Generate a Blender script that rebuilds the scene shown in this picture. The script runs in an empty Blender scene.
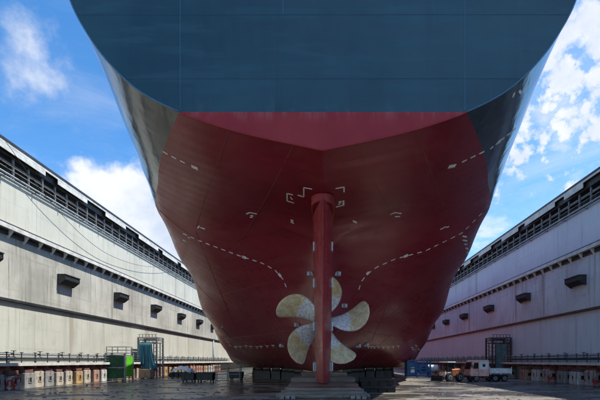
import bpy, bmesh, math, random
import numpy as np
from mathutils import Vector, Matrix

random.seed(7)
S = bpy.context.scene
C = S.collection
R = math.radians

# ------------------------------------------------------------------ camera
CAMH, F, VX, VY = 2.4, 400.0, 323.0, 361.0      # eye height; focal length and vanishing point measured on the 600 px photo
cam = bpy.data.cameras.new("camera"); camo = bpy.data.objects.new("camera", cam); C.objects.link(camo)
camo.location = (0, 0, CAMH); camo.rotation_euler = (R(90), 0, 0)
cam.sensor_width = 36; cam.lens = 36*F/600
cam.shift_x = (300-VX)/600; cam.shift_y = (VY-200)/600
cam.clip_start = 0.1; cam.clip_end = 6000
S.camera = camo

# ------------------------------------------------------------------ light
sun_dir = Vector((1.0, 0.12, 1.85)).normalized()      # towards the sun: high over the far dock wall
elev = math.asin(sun_dir.z); azim = math.atan2(sun_dir.x, sun_dir.y)
sl = bpy.data.lights.new("sun", 'SUN'); so = bpy.data.objects.new("sun", sl); C.objects.link(so)
sl.energy = 2.75; sl.angle = R(0.53); sl.color = (1.0, 0.95, 0.86)
so.rotation_euler = (-sun_dir).to_track_quat('-Z', 'Y').to_euler(); so.location = (60, 20, 110)

W = bpy.data.worlds.new("World"); S.world = W; W.use_nodes = True
nt = W.node_tree; nt.nodes.clear()
def N(t, **k):
    n = nt.nodes.new(t)
    for a, b in k.items(): setattr(n, a, b)
    return n
def LK(a, b): nt.links.new(a, b)
def wmath(op, a, b=None, c=None, clamp=False):
    n = N('ShaderNodeMath', operation=op); n.use_clamp = clamp
    for i, v in enumerate((a, b, c)):
        if v is None: continue
        if isinstance(v, (int, float)): n.inputs[i].default_value = v
        else: LK(v, n.inputs[i])
    return n.outputs[0]
def wss(v, lo, hi):
    n = N('ShaderNodeMapRange', interpolation_type='SMOOTHSTEP')
    LK(v, n.inputs[0]); n.inputs[1].default_value = lo; n.inputs[2].default_value = hi
    return n.outputs[0]
sky = N('ShaderNodeTexSky', sky_type='NISHITA'); sky.sun_disc = False
sky.sun_elevation = elev; sky.sun_rotation = azim
sky.altitude = 0; sky.air_density = 1.0; sky.dust_density = 0.1; sky.ozone_density = 2.6
hs = N('ShaderNodeHueSaturation'); hs.inputs['Saturation'].default_value = 1.28; hs.inputs['Value'].default_value = 0.70
LK(sky.outputs[0], hs.inputs['Color'])
tc = N('ShaderNodeTexCoord'); sep = N('ShaderNodeSeparateXYZ'); LK(tc.outputs['Generated'], sep.inputs[0])
zc_ = wmath('ADD', wmath('MAXIMUM', sep.outputs[2], 0.0), 0.16)
comb = N('ShaderNodeCombineXYZ'); LK(wmath('DIVIDE', sep.outputs[0], zc_), comb.inputs[0]); LK(wmath('DIVIDE', sep.outputs[1], zc_), comb.inputs[1])
def wnoise(vec, scale, detail, rough, off=0.0, dist=0.0):
    m = N('ShaderNodeMapping'); LK(vec, m.inputs[0]); m.inputs['Location'].default_value = (off, off*0.7, off*1.3)
    n = N('ShaderNodeTexNoise'); LK(m.outputs[0], n.inputs['Vector'])
    n.inputs['Scale'].default_value = scale; n.inputs['Detail'].default_value = detail
    n.inputs['Roughness'].default_value = rough; n.inputs['Distortion'].default_value = dist
    return n.outputs[0]
big = wnoise(comb.outputs[0], 0.55, 2, 0.5, 3.1)
puff = wnoise(comb.outputs[0], 2.6, 9, 0.62, 11.7, 0.25)
wisp = wnoise(comb.outputs[0], 1.25, 7, 0.66, 5.3, 0.9)
dens = wmath('ADD', wmath('MULTIPLY', big, 0.55), wmath('MULTIPLY', puff, 0.55))
scat = wss(dens, 0.56, 0.70)
veil = wmath('MULTIPLY', wss(wisp, 0.44, 0.74), 0.36)
# one heaped cloud low beyond the dock wall, one bank on the other side
def heap(px, py, rx, amp, sc, off, soft=0.04):
    d = Vector(((px-VX)/F, 1, (VY-py)/F)).normalized()
    sb = N('ShaderNodeVectorMath', operation='DISTANCE'); LK(tc.outputs['Generated'], sb.inputs[0]); sb.inputs[1].default_value = d
    n = wnoise(tc.outputs['Generated'], sc, 8, 0.58, off)
    return wss(wmath('SUBTRACT', wmath('ADD', rx, wmath('MULTIPLY', wmath('SUBTRACT', n, 0.5), amp)), sb.outputs['Value']), 0.0, soft)
heaps = None
for a in ((116, 212, 0.115, 0.16, 11, 2.0), (90, 188, 0.06, 0.13, 14, 4.0), (150, 238, 0.10, 0.16, 10, 6.0), (574, 122, 0.12, 0.75, 18, 8.0, 0.10), (592, 30, 0.12, 0.6, 14, 1.5, 0.10), (545, 132, 0.05, 0.6, 17, 5.2, 0.10), (590, 78, 0.07, 0.8, 20, 7.7, 0.10), (480, 245, 0.03, 0.3, 12, 2.7, 0.2), (560, 70, 0.03, 0.6, 18, 6.6, 0.10),
          (530, 215, 0.05, 0.3, 10, 3.3, 0.2), (30, 48, 0.08, 0.42, 11, 9.1, 0.2), (10, 85, 0.05, 0.40, 9, 12.1, 0.25), (60, 105, 0.02, 0.35, 10, 14.1, 0.25)):
    h = heap(*a); heaps = h if heaps is None else wmath('MAXIMUM', heaps, h)
cov = wmath('MAXIMUM', wmath('MAXIMUM', scat, heaps), veil, clamp=True)
cov = wmath('MULTIPLY', cov, wss(sep.outputs[2], 0.0, 0.06))
shade = wnoise(tc.outputs['Generated'], 7, 6, 0.6, 21.0)
cr = N('ShaderNodeMix', data_type='RGBA'); LK(wss(shade, 0.3, 0.65), cr.inputs[0])
cr.inputs[6].default_value = (2.0, 2.25, 2.7, 1); cr.inputs[7].default_value = (3.05, 3.1, 3.2, 1)
mx = N('ShaderNodeMix', data_type='RGBA'); LK(wmath('MULTIPLY', cov, 0.94), mx.inputs[0]); LK(hs.outputs[0], mx.inputs[6]); LK(cr.outputs[2], mx.inputs[7])
bg = N('ShaderNodeBackground'); bg.inputs['Strength'].default_value = 0.145; LK(mx.outputs[2], bg.inputs['Color'])
wo = N('ShaderNodeOutputWorld'); LK(bg.outputs[0], wo.inputs[0])

S.view_settings.view_transform = 'Standard'; S.view_settings.look = 'None'
S.view_settings.exposure = 1.25; S.view_settings.gamma = 1.0; S.view_settings.use_curve_mapping = False
S.render.engine = 'CYCLES'; S.cycles.max_bounces = 8; S.cycles.diffuse_bounces = 5

# ------------------------------------------------------------------ materials
class MatB:
    def __init__(self, name):
        self.m = bpy.data.materials.new(name); self.m.use_nodes = True
        self.t = self.m.node_tree; self.b = self.t.nodes['Principled BSDF']
        self.tc = self.t.nodes.new('ShaderNodeTexCoord')
    def n(self, ty, **k):
        x = self.t.nodes.new(ty)
        for a, b in k.items(): setattr(x, a, b)
        return x
    def l(self, a, b): self.t.links.new(a, b)
    def noise(self, scale=1, detail=4, rough=0.55, stretch=(1, 1, 1), loc=(0, 0, 0), dist=0, coord='Object'):
        m = self.n('ShaderNodeMapping'); self.l(self.tc.outputs[coord], m.inputs[0])
        m.inputs['Scale'].default_value = stretch; m.inputs['Location'].default_value = loc
        x = self.n('ShaderNodeTexNoise'); self.l(m.outputs[0], x.inputs['Vector'])
        x.inputs['Scale'].default_value = scale; x.inputs['Detail'].default_value = detail
        x.inputs['Roughness'].default_value = rough; x.inputs['Distortion'].default_value = dist
        return x.outputs[0]
    def rng(self, v, lo, hi, a=0.0, b=1.0, smooth=True):
        x = self.n('ShaderNodeMapRange', interpolation_type='SMOOTHSTEP' if smooth else 'LINEAR'); self.l(v, x.inputs[0])
        for i, q in enumerate((lo, hi, a, b)): x.inputs[i+1].default_value = q
        return x.outputs[0]
    def mix(self, fac, a, b, mode='MIX'):
        x = self.n('ShaderNodeMix', data_type='RGBA', blend_type=mode)
        if isinstance(fac, (int, float)): x.inputs[0].default_value = fac
        else: self.l(fac, x.inputs[0])
        for i, q in ((6, a), (7, b)):
            if isinstance(q, (tuple, list)): x.inputs[i].default_value = (*q[:3], 1)
            else: self.l(q, x.inputs[i])
        return x.outputs[2]
    def math(self, op, a, b=None, c=None):
        x = self.n('ShaderNodeMath', operation=op)
        for i, v in enumerate((a, b, c)):
            if v is None: continue
            if isinstance(v, (int, float)): x.inputs[i].default_value = v
            else: self.l(v, x.inputs[i])
        return x.outputs[0]
    def color(self, v):
        if isinstance(v, (tuple, list)): self.b.inputs['Base Color'].default_value = (*v[:3], 1)
        else: self.l(v, self.b.inputs['Base Color'])
        return self
    def set(self, name, v):
        if isinstance(v, (int, float)): self.b.inputs[name].default_value = v
        else: self.l(v, self.b.inputs[name])
        return self
    def bump(self, h, dist=0.02, strength=1.0):
        x = self.n('ShaderNodeBump'); x.inputs['Distance'].default_value = dist; x.inputs['Strength'].default_value = strength
        self.l(h, x.inputs['Height'])
        prev = self.b.inputs['Normal'].links
        if prev: self.l(prev[0].from_socket, x.inputs['Normal'])
        self.l(x.outputs[0], self.b.inputs['Normal']); return self
    def xyz(self, coord='Object'):
        s = self.n('ShaderNodeSeparateXYZ'); self.l(self.tc.outputs[coord], s.inputs[0]); return s.outputs

def paint(name, col, rough=0.5, var=0.25, sc=2.0, metal=0.0, rust=0.0, coat=0.0, streak=False, dirt=(0.10, 0.08, 0.06)):
    k = MatB(name)
    a = k.noise(sc, 6, 0.6, stretch=(1, 1, 0.25) if streak else (1, 1, 1))
    c = k.mix(k.rng(a, 0.3, 0.7), tuple(x*(1-var) for x in col), tuple(min(1, x*(1+var*0.4)) for x in col))
    if rust > 0:
        r = k.noise(sc*1.7, 8, 0.7, stretch=(1, 1, 0.4), loc=(3, 5, 1))
        c = k.mix(k.rng(r, 0.72-rust*0.4, 0.80-rust*0.3, 0, 0.85), c, dirt)
    k.color(c); k.set('Roughness', k.rng(k.noise(sc*3, 4), 0.3, 0.7, max(0.05, rough-0.1), min(1, rough+0.1)))
    k.set('Metallic', metal)
    if coat: k.set('Coat Weight', coat); k.b.inputs['Coat Roughness'].default_value = 0.12
    k.bump(k.noise(sc*8, 4), 0.004)
    return k.m

M = {}
def wall_mat(name, base, stain, amount, seed, warm=(0.30, 0.24, 0.17)):
    k = MatB(name)
    big = k.noise(0.16, 5, 0.6, loc=(seed, 0, 0))
    run = k.noise(1.0, 6, 0.65, stretch=(1.3, 1.3, 0.07), loc=(seed, 2, 4))
    run2 = k.noise(0.35, 4, 0.6, stretch=(1, 1.2, 0.10), loc=(seed*2, 7, 1))
    spk = k.noise(0.6, 8, 0.75, stretch=(1, 0.8, 0.5), loc=(seed, seed, 1)); hor = k.noise(1.0, 5, 0.6, stretch=(0.3, 0.06, 2.2), loc=(1, seed, 3))
    c = k.mix(k.rng(big, 0.35, 0.7, 0, 0.5*amount), base, stain)
    c = k.mix(k.rng(run, 0.50, 0.72, 0, 0.75*amount), c, stain)
    c = k.mix(k.rng(run2, 0.60, 0.70, 0, 0.65*amount), c, warm)
    c = k.mix(k.rng(hor, 0.55, 0.75, 0, 0.45*amount), c, stain)
    c = k.mix(k.rng(k.noise(3.5, 6, 0.7, loc=(seed, 1, 1)), 0.66, 0.74, 0, 0.6*amount), c, warm)
    c = k.mix(k.rng(spk, 0.55, 0.66, 0, 0.45*amount), c, stain)
    thin = k.noise(4.0, 5, 0.7, stretch=(1, 1, 0.03), loc=(seed, 5, 2)); c = k.mix(k.rng(thin, 0.56, 0.66, 0, 0.6*amount), c, tuple(x*0.7 for x in stain))
    rr = k.noise(0.9, 5, 0.7, stretch=(1, 1, 0.05), loc=(seed, 11, 6)); c = k.mix(k.rng(rr, 0.64, 0.72, 0, 0.6*amount), c, (0.26, 0.15, 0.085))
    k.color(c); k.set('Roughness', 0.72); k.b.inputs['Specular IOR Level'].default_value = 0.35
    k.bump(k.noise(0.5, 3, 0.5, stretch=(1, 1, 0.7)), 0.05, 0.6)
    k.bump(k.noise(9, 5), 0.006)
    return k.m
M['wall_up'] = wall_mat('wall_cream_paint', (0.62, 0.62, 0.53), (0.40, 0.40, 0.33), 0.75, 1)
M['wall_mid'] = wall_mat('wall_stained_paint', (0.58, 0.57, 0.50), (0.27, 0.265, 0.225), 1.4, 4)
M['wall_low'] = wall_mat('wall_lower_cream_paint', (0.60, 0.60, 0.51), (0.38, 0.38, 0.33), 0.8, 7)
M['wallR_up'] = wall_mat('wall_grey_paint', (0.70, 0.71, 0.745), (0.49, 0.495, 0.53), 0.7, 11)
M['wallR_mid'] = wall_mat('wall_grey_stained_paint', (0.66, 0.73, 0.745), (0.35, 0.38, 0.39), 1.05, 15, (0.28, 0.22, 0.2))  # blue-green cast painted in against red bounce from the hull
M['wallR_low'] = wall_mat('wall_lower_grey_paint', (0.66, 0.74, 0.76), (0.48, 0.53, 0.545), 0.7, 18, (0.3, 0.25, 0.24))  # lightened and tinted to offset shade and red bounce
M['trim'] = paint('pale_trim_paint', (0.70, 0.70, 0.65), 0.6, 0.25, 1.5, rust=0.25)
M['dark_steel'] = paint('dark_steel', (0.035, 0.036, 0.04), 0.55, 0.4, 1.5)
M['black_rubber'] = paint('black_rubber', (0.022, 0.022, 0.024), 0.7, 0.3, 3)
M['grey_steel'] = paint('grey_steel', (0.22, 0.23, 0.24), 0.5, 0.3, 3, rust=0.2)
M['pipe'] = paint('pale_blue_pipe_paint', (0.36, 0.42, 0.46), 0.45, 0.25, 2)
M['rust_strip'] = paint('rusty_strip', (0.13, 0.055, 0.04), 0.75, 0.4, 2)

# ship paints
def seams(k, c, amt, dark):
    return c
def red_paint():
    k = MatB('antifouling_red')
    x, y, z = k.xyz()
    big = k.noise(0.22, 5, 0.6); str_ = k.noise(1.0, 6, 0.65, stretch=(0.35, 0.35, 1.8), loc=(0, 3, 0)); fine = k.noise(6, 6, 0.6)
    c = k.mix(k.rng(big, 0.3, 0.7), (0.18, 0.012, 0.021), (0.22, 0.020, 0.030))
    c = k.mix(k.rng(str_, 0.46, 0.70, 0, 0.35), c, (0.22, 0.042, 0.046))
    k.color(c)
    k.set('Roughness', k.rng(str_, 0.3, 0.7, 0.24, 0.40))
    k.b.inputs['Specular IOR Level'].default_value = 0.5
    # plating between frames pulled slightly inwards
    w = k.math('SINE', k.math('MULTIPLY', y, 2*math.pi/0.85))
    k.bump(w, 0.006, 0.55)
    k.bump(k.noise(0.35, 2, 0.5), 0.04, 0.4)
    k.bump(k.noise(1.4, 3, 0.5, stretch=(0.5, 0.3, 2.0)), 0.012, 0.4)
    return k.m
def blue_paint():
    k = MatB('topside_blue')
    x, y, z = k.xyz()
    big = k.noise(0.14, 5, 0.6); run = k.noise(1.0, 6, 0.65, stretch=(1.4, 0.8, 0.06))
    c = k.mix(k.rng(big, 0.3, 0.7), (0.008, 0.016, 0.024), (0.012, 0.024, 0.034))
    c = k.mix(k.rng(run, 0.55, 0.75, 0, 0.28), c, (0.02, 0.03, 0.036))
    k.color(c); k.set('Roughness', k.rng(big, 0.3, 0.7, 0.13, 0.25)); k.b.inputs['IOR'].default_value = 1.5; k.set('Coat Weight', 0.35); k.b.inputs['Coat Roughness'].default_value = 0.10
    k.bump(k.math('SINE', k.math('MULTIPLY', y, 2*math.pi/0.85)), 0.004, 0.35)
    k.bump(k.noise(0.45, 3, 0.5, loc=(4, 0, 0)), 0.09, 0.8); k.bump(k.noise(1.0, 2, 0.5, stretch=(1, 0.5, 1.3), loc=(9, 0, 0), dist=0.6), 0.05, 0.7)
    k.bump(k.noise(1.8, 2, 0.5, stretch=(1, 0.6, 1.6)), 0.02, 0.6)
    return k.m
def transom_blue():
    k = MatB('transom_blue_paint')
    big = k.noise(0.13, 6, 0.62); run = k.noise(1.0, 7, 0.7, stretch=(1.1, 1.1, 0.05)); fine = k.noise(5, 8, 0.75); lap = k.noise(0.7, 4, 0.6, stretch=(0.25, 1, 1.6), loc=(5, 0, 2))
    c = k.mix(k.rng(big, 0.3, 0.7), (0.007, 0.041, 0.066), (0.018, 0.070, 0.098))
    c = k.mix(k.rng(lap, 0.50, 0.60, 0, 0.35), c, (0.022, 0.084, 0.125))
    c = k.mix(k.rng(run, 0.52, 0.72, 0, 0.45), c, (0.008, 0.032, 0.055))
    c = k.mix(k.rng(fine, 0.62, 0.72, 0, 0.25), c, (0.07, 0.12, 0.15))
    z = k.xyz()[2]; sc = k.math('MULTIPLY', k.rng(z, 17.6, 16.2), k.rng(k.noise(1.6, 8, 0.75, stretch=(1, 1, 0.5), loc=(1, 1, 8)), 0.50, 0.62))
    c = k.mix(k.math('MULTIPLY', sc, 0.5), c, (0.035, 0.085, 0.105))
    k.color(c); k.set('Roughness', k.rng(lap, 0.3, 0.7, 0.30, 0.48)); k.b.inputs['Specular IOR Level'].default_value = 0.42
    x = k.xyz()[0]
    k.bump(k.math('SINE', k.math('MULTIPLY', x, 2*math.pi/0.8)), 0.006, 0.5)
    k.bump(k.noise(0.4, 3, 0.5), 0.05, 0.8); k.bump(k.noise(12, 3), 0.002, 0.5)
    return k.m
def transom_red():
    k = MatB('transom_red_paint')
    big = k.noise(0.5, 5, 0.6); run = k.noise(1.0, 7, 0.7, stretch=(1.5, 1.5, 0.3))
    c = k.mix(k.rng(big, 0.3, 0.7), (0.26, 0.015, 0.021), (0.31, 0.025, 0.030))
    z = k.xyz()[2]
    worn = k.math('MULTIPLY', k.rng(z, 15.4, 16.1), k.rng(run, 0.45, 0.62))
    c = k.mix(k.math('MULTIPLY', worn, 0.55), c, (0.33, 0.10, 0.10))
    k.color(c); k.set('Roughness', 0.5); k.b.inputs['Specular IOR Level'].default_value = 0.3; k.bump(k.noise(0.6, 3), 0.03, 0.5)
    return k.m
M['red'] = red_paint(); M['blue'] = blue_paint(); M['tblue'] = transom_blue(); M['tred'] = transom_red()
M['rudder'] = paint('rudder_red_paint', (0.34, 0.032, 0.038), 0.34, 0.3, 0.7, streak=True)
M['seam_red'] = paint('weld_bead_red', (0.24, 0.07, 0.07), 0.6, 0.2, 3)
M['seam_blue'] = paint('weld_bead_blue', (0.014, 0.066, 0.118), 0.55, 0.2, 3)
M['mark'] = paint('white_mark_paint', (0.78, 0.78, 0.74), 0.6, 0.3, 4, rust=0.12, dirt=(0.3, 0.1, 0.1))
M['anode'] = paint('zinc_anode', (0.56, 0.62, 0.64), 0.45, 0.3, 5)
M['edge_bead'] = paint('transom_edge_paint', (0.05, 0.15, 0.24), 0.4, 0.2, 3)
M['deckgreen'] = paint('deck_paint', (0.10, 0.05, 0.04), 0.8, 0.3, 1)

def blade_mat():
    k = MatB('bronze_blade_scoured')
    at = k.n('ShaderNodeAttribute', attribute_name='st')      # x: fraction of radius, y: distance from the rim
    s = k.n('ShaderNodeSeparateXYZ'); k.l(at.outputs['Vector'], s.inputs[0])
    r, e = s.outputs[0], s.outputs[1]
    nz = k.noise(3.0, 7, 0.7); nf = k.noise(14, 6, 0.7)
    wv = k.n('ShaderNodeTexWave', wave_type='RINGS', rings_direction='Y'); k.l(k.tc.outputs['Object'], wv.inputs['Vector'])
    wv.inputs['Scale'].default_value = 2.6; wv.inputs['Distortion'].default_value = 5.0; wv.inputs['Detail'].default_value = 5; wv.inputs['Detail Scale'].default_value = 2.5
    gold = k.mix(k.rng(nz, 0.35, 0.65), (0.64, 0.48, 0.22), (0.84, 0.76, 0.54))
    gold = k.mix(k.math('MULTIPLY', k.rng(wv.outputs[0], 0.5, 0.85, 0, 0.75), k.rng(nf, 0.42, 0.62)), gold, (0.25, 0.18, 0.075))
    pale = k.mix(k.rng(k.noise(5.5, 7, 0.75, loc=(2, 1, 0)), 0.44, 0.58), (0.86, 0.87, 0.86), (0.52, 0.54, 0.56))
    pale = k.mix(k.rng(nf, 0.60, 0.68, 0, 0.8), pale, (0.10, 0.10, 0.11))
    edge = k.math('ADD', r, k.math('MULTIPLY', k.math('SUBTRACT', nz, 0.5), 0.20))
    c = k.mix(k.rng(edge, 0.54, 0.585), pale, gold)
    c = k.mix(k.rng(e, 0.055, 0.035), c, (0.66, 0.66, 0.58))
    k.color(c); k.set('Metallic', k.rng(edge, 0.555, 0.575, 0.0, 0.08)); k.set('Roughness', k.rng(nf, 0.3, 0.7, 0.38, 0.6))
    k.bump(nf, 0.006, 0.6)
    return k.m
M['blade'] = blade_mat()
M['hub'] = paint('bronze_hub', (0.38, 0.32, 0.22), 0.45, 0.4, 3, metal=0.3)

def floor_mat():
    k = MatB('wet_dock_floor')
    a = k.noise(0.30, 8, 0.68, stretch=(0.45, 1.0, 1), dist=0.4); b = k.noise(2.2, 8, 0.72, stretch=(0.5, 1.3, 1), loc=(3, 9, 0)); d = k.noise(22, 6, 0.75)
    e = k.noise(0.8, 8, 0.7, stretch=(0.25, 1.2, 1), loc=(7, 1, 0), dist=0.8); g = k.noise(0.12, 5, 0.6, loc=(2, 5, 0))
    wet = k.rng(a, 0.41, 0.52)
    c = k.mix(k.rng(b, 0.3, 0.7), (0.13, 0.115, 0.092), (0.29, 0.255, 0.20))
    c = k.mix(k.rng(g, 0.4, 0.65, 0, 0.45), c, (0.12, 0.115, 0.11))
    c = k.mix(k.math('MULTIPLY', wet, 0.85), c, (0.040, 0.039, 0.038))
    c = k.mix(k.rng(e, 0.56, 0.64, 0, 0.7), c, (0.38, 0.36, 0.32))
    c = k.mix(k.rng(d, 0.52, 0.70, 0, 0.6), c, (0.035, 0.032, 0.03))
    k.color(c); k.set('Roughness', k.math('ADD', k.rng(wet, 0, 1, 0.78, 0.10), k.math('MULTIPLY', k.rng(d, 0.3, 0.7), 0.12)))
    k.bump(b, 0.06, 0.6); k.bump(d, 0.012, 0.6); k.bump(e, 0.05, 0.4)
    return k.m
M['floor'] = floor_mat()
def ground_mat():
    k = MatB('bounce_ground'); k.color(k.mix(k.noise(0.05, 6), (0.26, 0.25, 0.23), (0.36, 0.345, 0.32))).set('Roughness', 0.85); return k.m  # unseen yard ground, colour lightened to bounce fill light
M['ground'] = ground_mat()
def timber(name, a, b):
    k = MatB(name)
    g = k.noise(3, 6, 0.65, stretch=(0.25, 3, 3)); h = k.noise(0.8, 4, 0.6)
    c = k.mix(k.rng(g, 0.35, 0.65), a, b)
    c = k.mix(k.rng(h, 0.55, 0.68, 0, 0.6), c, (0.05, 0.042, 0.036))
    k.color(c).set('Roughness', 0.8); k.bump(g, 0.015, 0.7); return k.m
M['timber'] = timber('weathered_timber', (0.14, 0.11, 0.085), (0.27, 0.23, 0.19))
M['timber2'] = timber('grey_timber', (0.20, 0.185, 0.165), (0.36, 0.34, 0.31))
M['timber3'] = timber('red_stained_timber', (0.14, 0.06, 0.055), (0.22, 0.11, 0.10))
M['darktimber'] = timber('shade_painted_timber', (0.012, 0.011, 0.010), (0.032, 0.028, 0.025))  # near-black colour paints in the shade under the hull
def concrete(name, col, red=0.0):
    k = MatB(name)
    a = k.noise(1.1, 7, 0.65); b = k.noise(3.0, 6, 0.7, stretch=(1, 1, 0.3), loc=(2, 2, 2))
    c = k.mix(k.rng(a, 0.3, 0.7), tuple(x*0.72 for x in col), tuple(min(1, x*1.12) for x in col))
    c = k.mix(k.rng(b, 0.47, 0.66, 0, 0.75), c, (0.13, 0.10, 0.08))
    if red: c = k.mix(k.rng(k.noise(1.6, 5, 0.6, loc=(7, 3, 1)), 0.60-red, 0.66-red), c, (0.32, 0.05, 0.04))
    k.color(c).set('Roughness', 0.85); k.bump(k.noise(8, 6), 0.015, 0.8); return k.m
CONC = {'cream': concrete('cream_block', (0.56, 0.50, 0.40)), 'grey': concrete('grey_block', (0.33, 0.33, 0.32)),
        'salmon': concrete('salmon_block', (0.52, 0.30, 0.22)), 'orange': concrete('ochre_block', (0.55, 0.36, 0.16)),
        'white': concrete('white_block', (0.66, 0.64, 0.60)), 'red-daubed': concrete('red_daubed_block', (0.46, 0.42, 0.40), 0.10),
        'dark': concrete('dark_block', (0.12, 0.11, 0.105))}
M['redbeam'] = paint('red_oxide_beam', (0.26, 0.075, 0.055), 0.7, 0.4, 3, rust=0.2)
M['hole_shade'] = paint('pocket_shade_paint', (0.02, 0.018, 0.018), 0.9, 0.2, 3)  # near-black paint for the shade inside block pockets

# ------------------------------------------------------------------ mesh helpers
class MB:
    def __init__(self): self.v = []; self.f = []
    def add(self, vs, fs):
        o = len(self.v); self.v += [tuple(p) for p in vs]; self.f += [tuple(i+o for i in q) for q in fs]; return self
    def box(self, x0, x1, y0, y1, z0, z1, tx=0, ty=0):
        vs = [(x0, y0, z0), (x1, y0, z0), (x1, y1, z0), (x0, y1, z0), (x0+tx, y0+ty, z1), (x1-tx, y0+ty, z1), (x1-tx, y1-ty, z1), (x0+tx, y1-ty, z1)]
        return self.add(vs, [(0, 3, 2, 1), (4, 5, 6, 7), (0, 1, 5, 4), (1, 2, 6, 5), (2, 3, 7, 6), (3, 0, 4, 7)])
    def prism(self, pts, axis, a, b):
        # pts: 2-D outline; extruded along axis 'x','y' or 'z' from a to b
        n = len(pts)
        def P(p, t): return {'x': (t, p[0], p[1]), 'y': (p[0], t, p[1]), 'z': (p[0], p[1], t)}[axis]
        vs = [P(p, a) for p in pts]+[P(p, b) for p in pts]
        fs = [tuple(range(n)), tuple(range(2*n-1, n-1, -1))]+[(i, i+n, (i+1) % n+n, (i+1) % n) for i in range(n)]
        return self.add(vs, fs)
    def tube(self, pts, r, seg=8, cap=True):
        pts = [Vector(p) for p in pts]; vs = []; fs = []; n = len(pts); up = None
        for i, p in enumerate(pts):
            t = (pts[min(i+1, n-1)]-pts[max(i-1, 0)]).normalized()
            if up is None: up = Vector((0, 0, 1)) if abs(t.z) < 0.9 else Vector((1, 0, 0))
            a = t.cross(up).normalized(); b = a.cross(t).normalized(); up = b
            rr = r[i] if isinstance(r, (list, tuple)) else r
            vs += [p+a*math.cos(2*math.pi*k/seg)*rr+b*math.sin(2*math.pi*k/seg)*rr for k in range(seg)]
        for i in range(n-1):
            fs += [(i*seg+k, i*seg+(k+1) % seg, (i+1)*seg+(k+1) % seg, (i+1)*seg+k) for k in range(seg)]
        if cap: fs += [tuple(range(seg-1, -1, -1)), tuple(range((n-1)*seg, n*seg))]
        return self.add(vs, fs)
    def cyl(self, c, axis, r, w, seg=20):
        d = {'x': Vector((1, 0, 0)), 'y': Vector((0, 1, 0)), 'z': Vector((0, 0, 1))}[axis]; c = Vector(c)
        return self.tube([c-d*w/2, c+d*w/2], r, seg)
    def build(self, name, mat, parent=None, smooth=False, bevel=0.0, at=None):
        me = bpy.data.meshes.new(name)
        vs = self.v
        if at is not None: vs = [(p[0]-at[0], p[1]-at[1], p[2]-at[2]) for p in vs]
        me.from_pydata(vs, [], self.f); me.validate()
        bm = bmesh.new(); bm.from_mesh(me); bmesh.ops.recalc_face_normals(bm, faces=bm.faces)
        if bevel: bmesh.ops.bevel(bm, geom=bm.edges[:], offset=bevel, segments=1, affect='EDGES', clamp_overlap=True)
        bm.to_mesh(me); bm.free()
        for p in me.polygons: p.use_smooth = smooth
        o = bpy.data.objects.new(name, me); C.objects.link(o)
        if mat is not None: me.materials.append(mat)
        if at is not None: o.location = at
        if parent is not None: o.parent = parent
        return o
def tag(o, label, cat, group=None):
    o['label'] = label; o['category'] = cat
    if group: o['group'] = group
    return o
def thing(name, label, cat, loc=(0, 0, 0), rz=0, group=None):
    o = bpy.data.objects.new(name, None); C.objects.link(o); o.location = loc; o.rotation_euler = (0, 0, rz)
    o.empty_display_size = 0.3
    return tag(o, label, cat, group)
def struct(o): o['kind'] = 'structure'; return o
def copyo(src, parent, loc):
    c = src.copy(); C.objects.link(c); c.parent = parent; c.location = loc; return c

# ------------------------------------------------------------------ the setting: ground and dock floor
struct(MB().add([(-2500, -2500, -0.02), (2500, -2500, -0.02), (2500, 2500, -0.02), (-2500, 2500, -0.02)], [(0, 1, 2, 3)]).build('ground', M['ground']))
floor = struct(MB().add([(-26.9, -20, 0), (26.9, -20, 0), (26.9, 230, 0), (-26.9, 230, 0)], [(0, 1, 2, 3)]).build('dock_floor', M['floor']))

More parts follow.
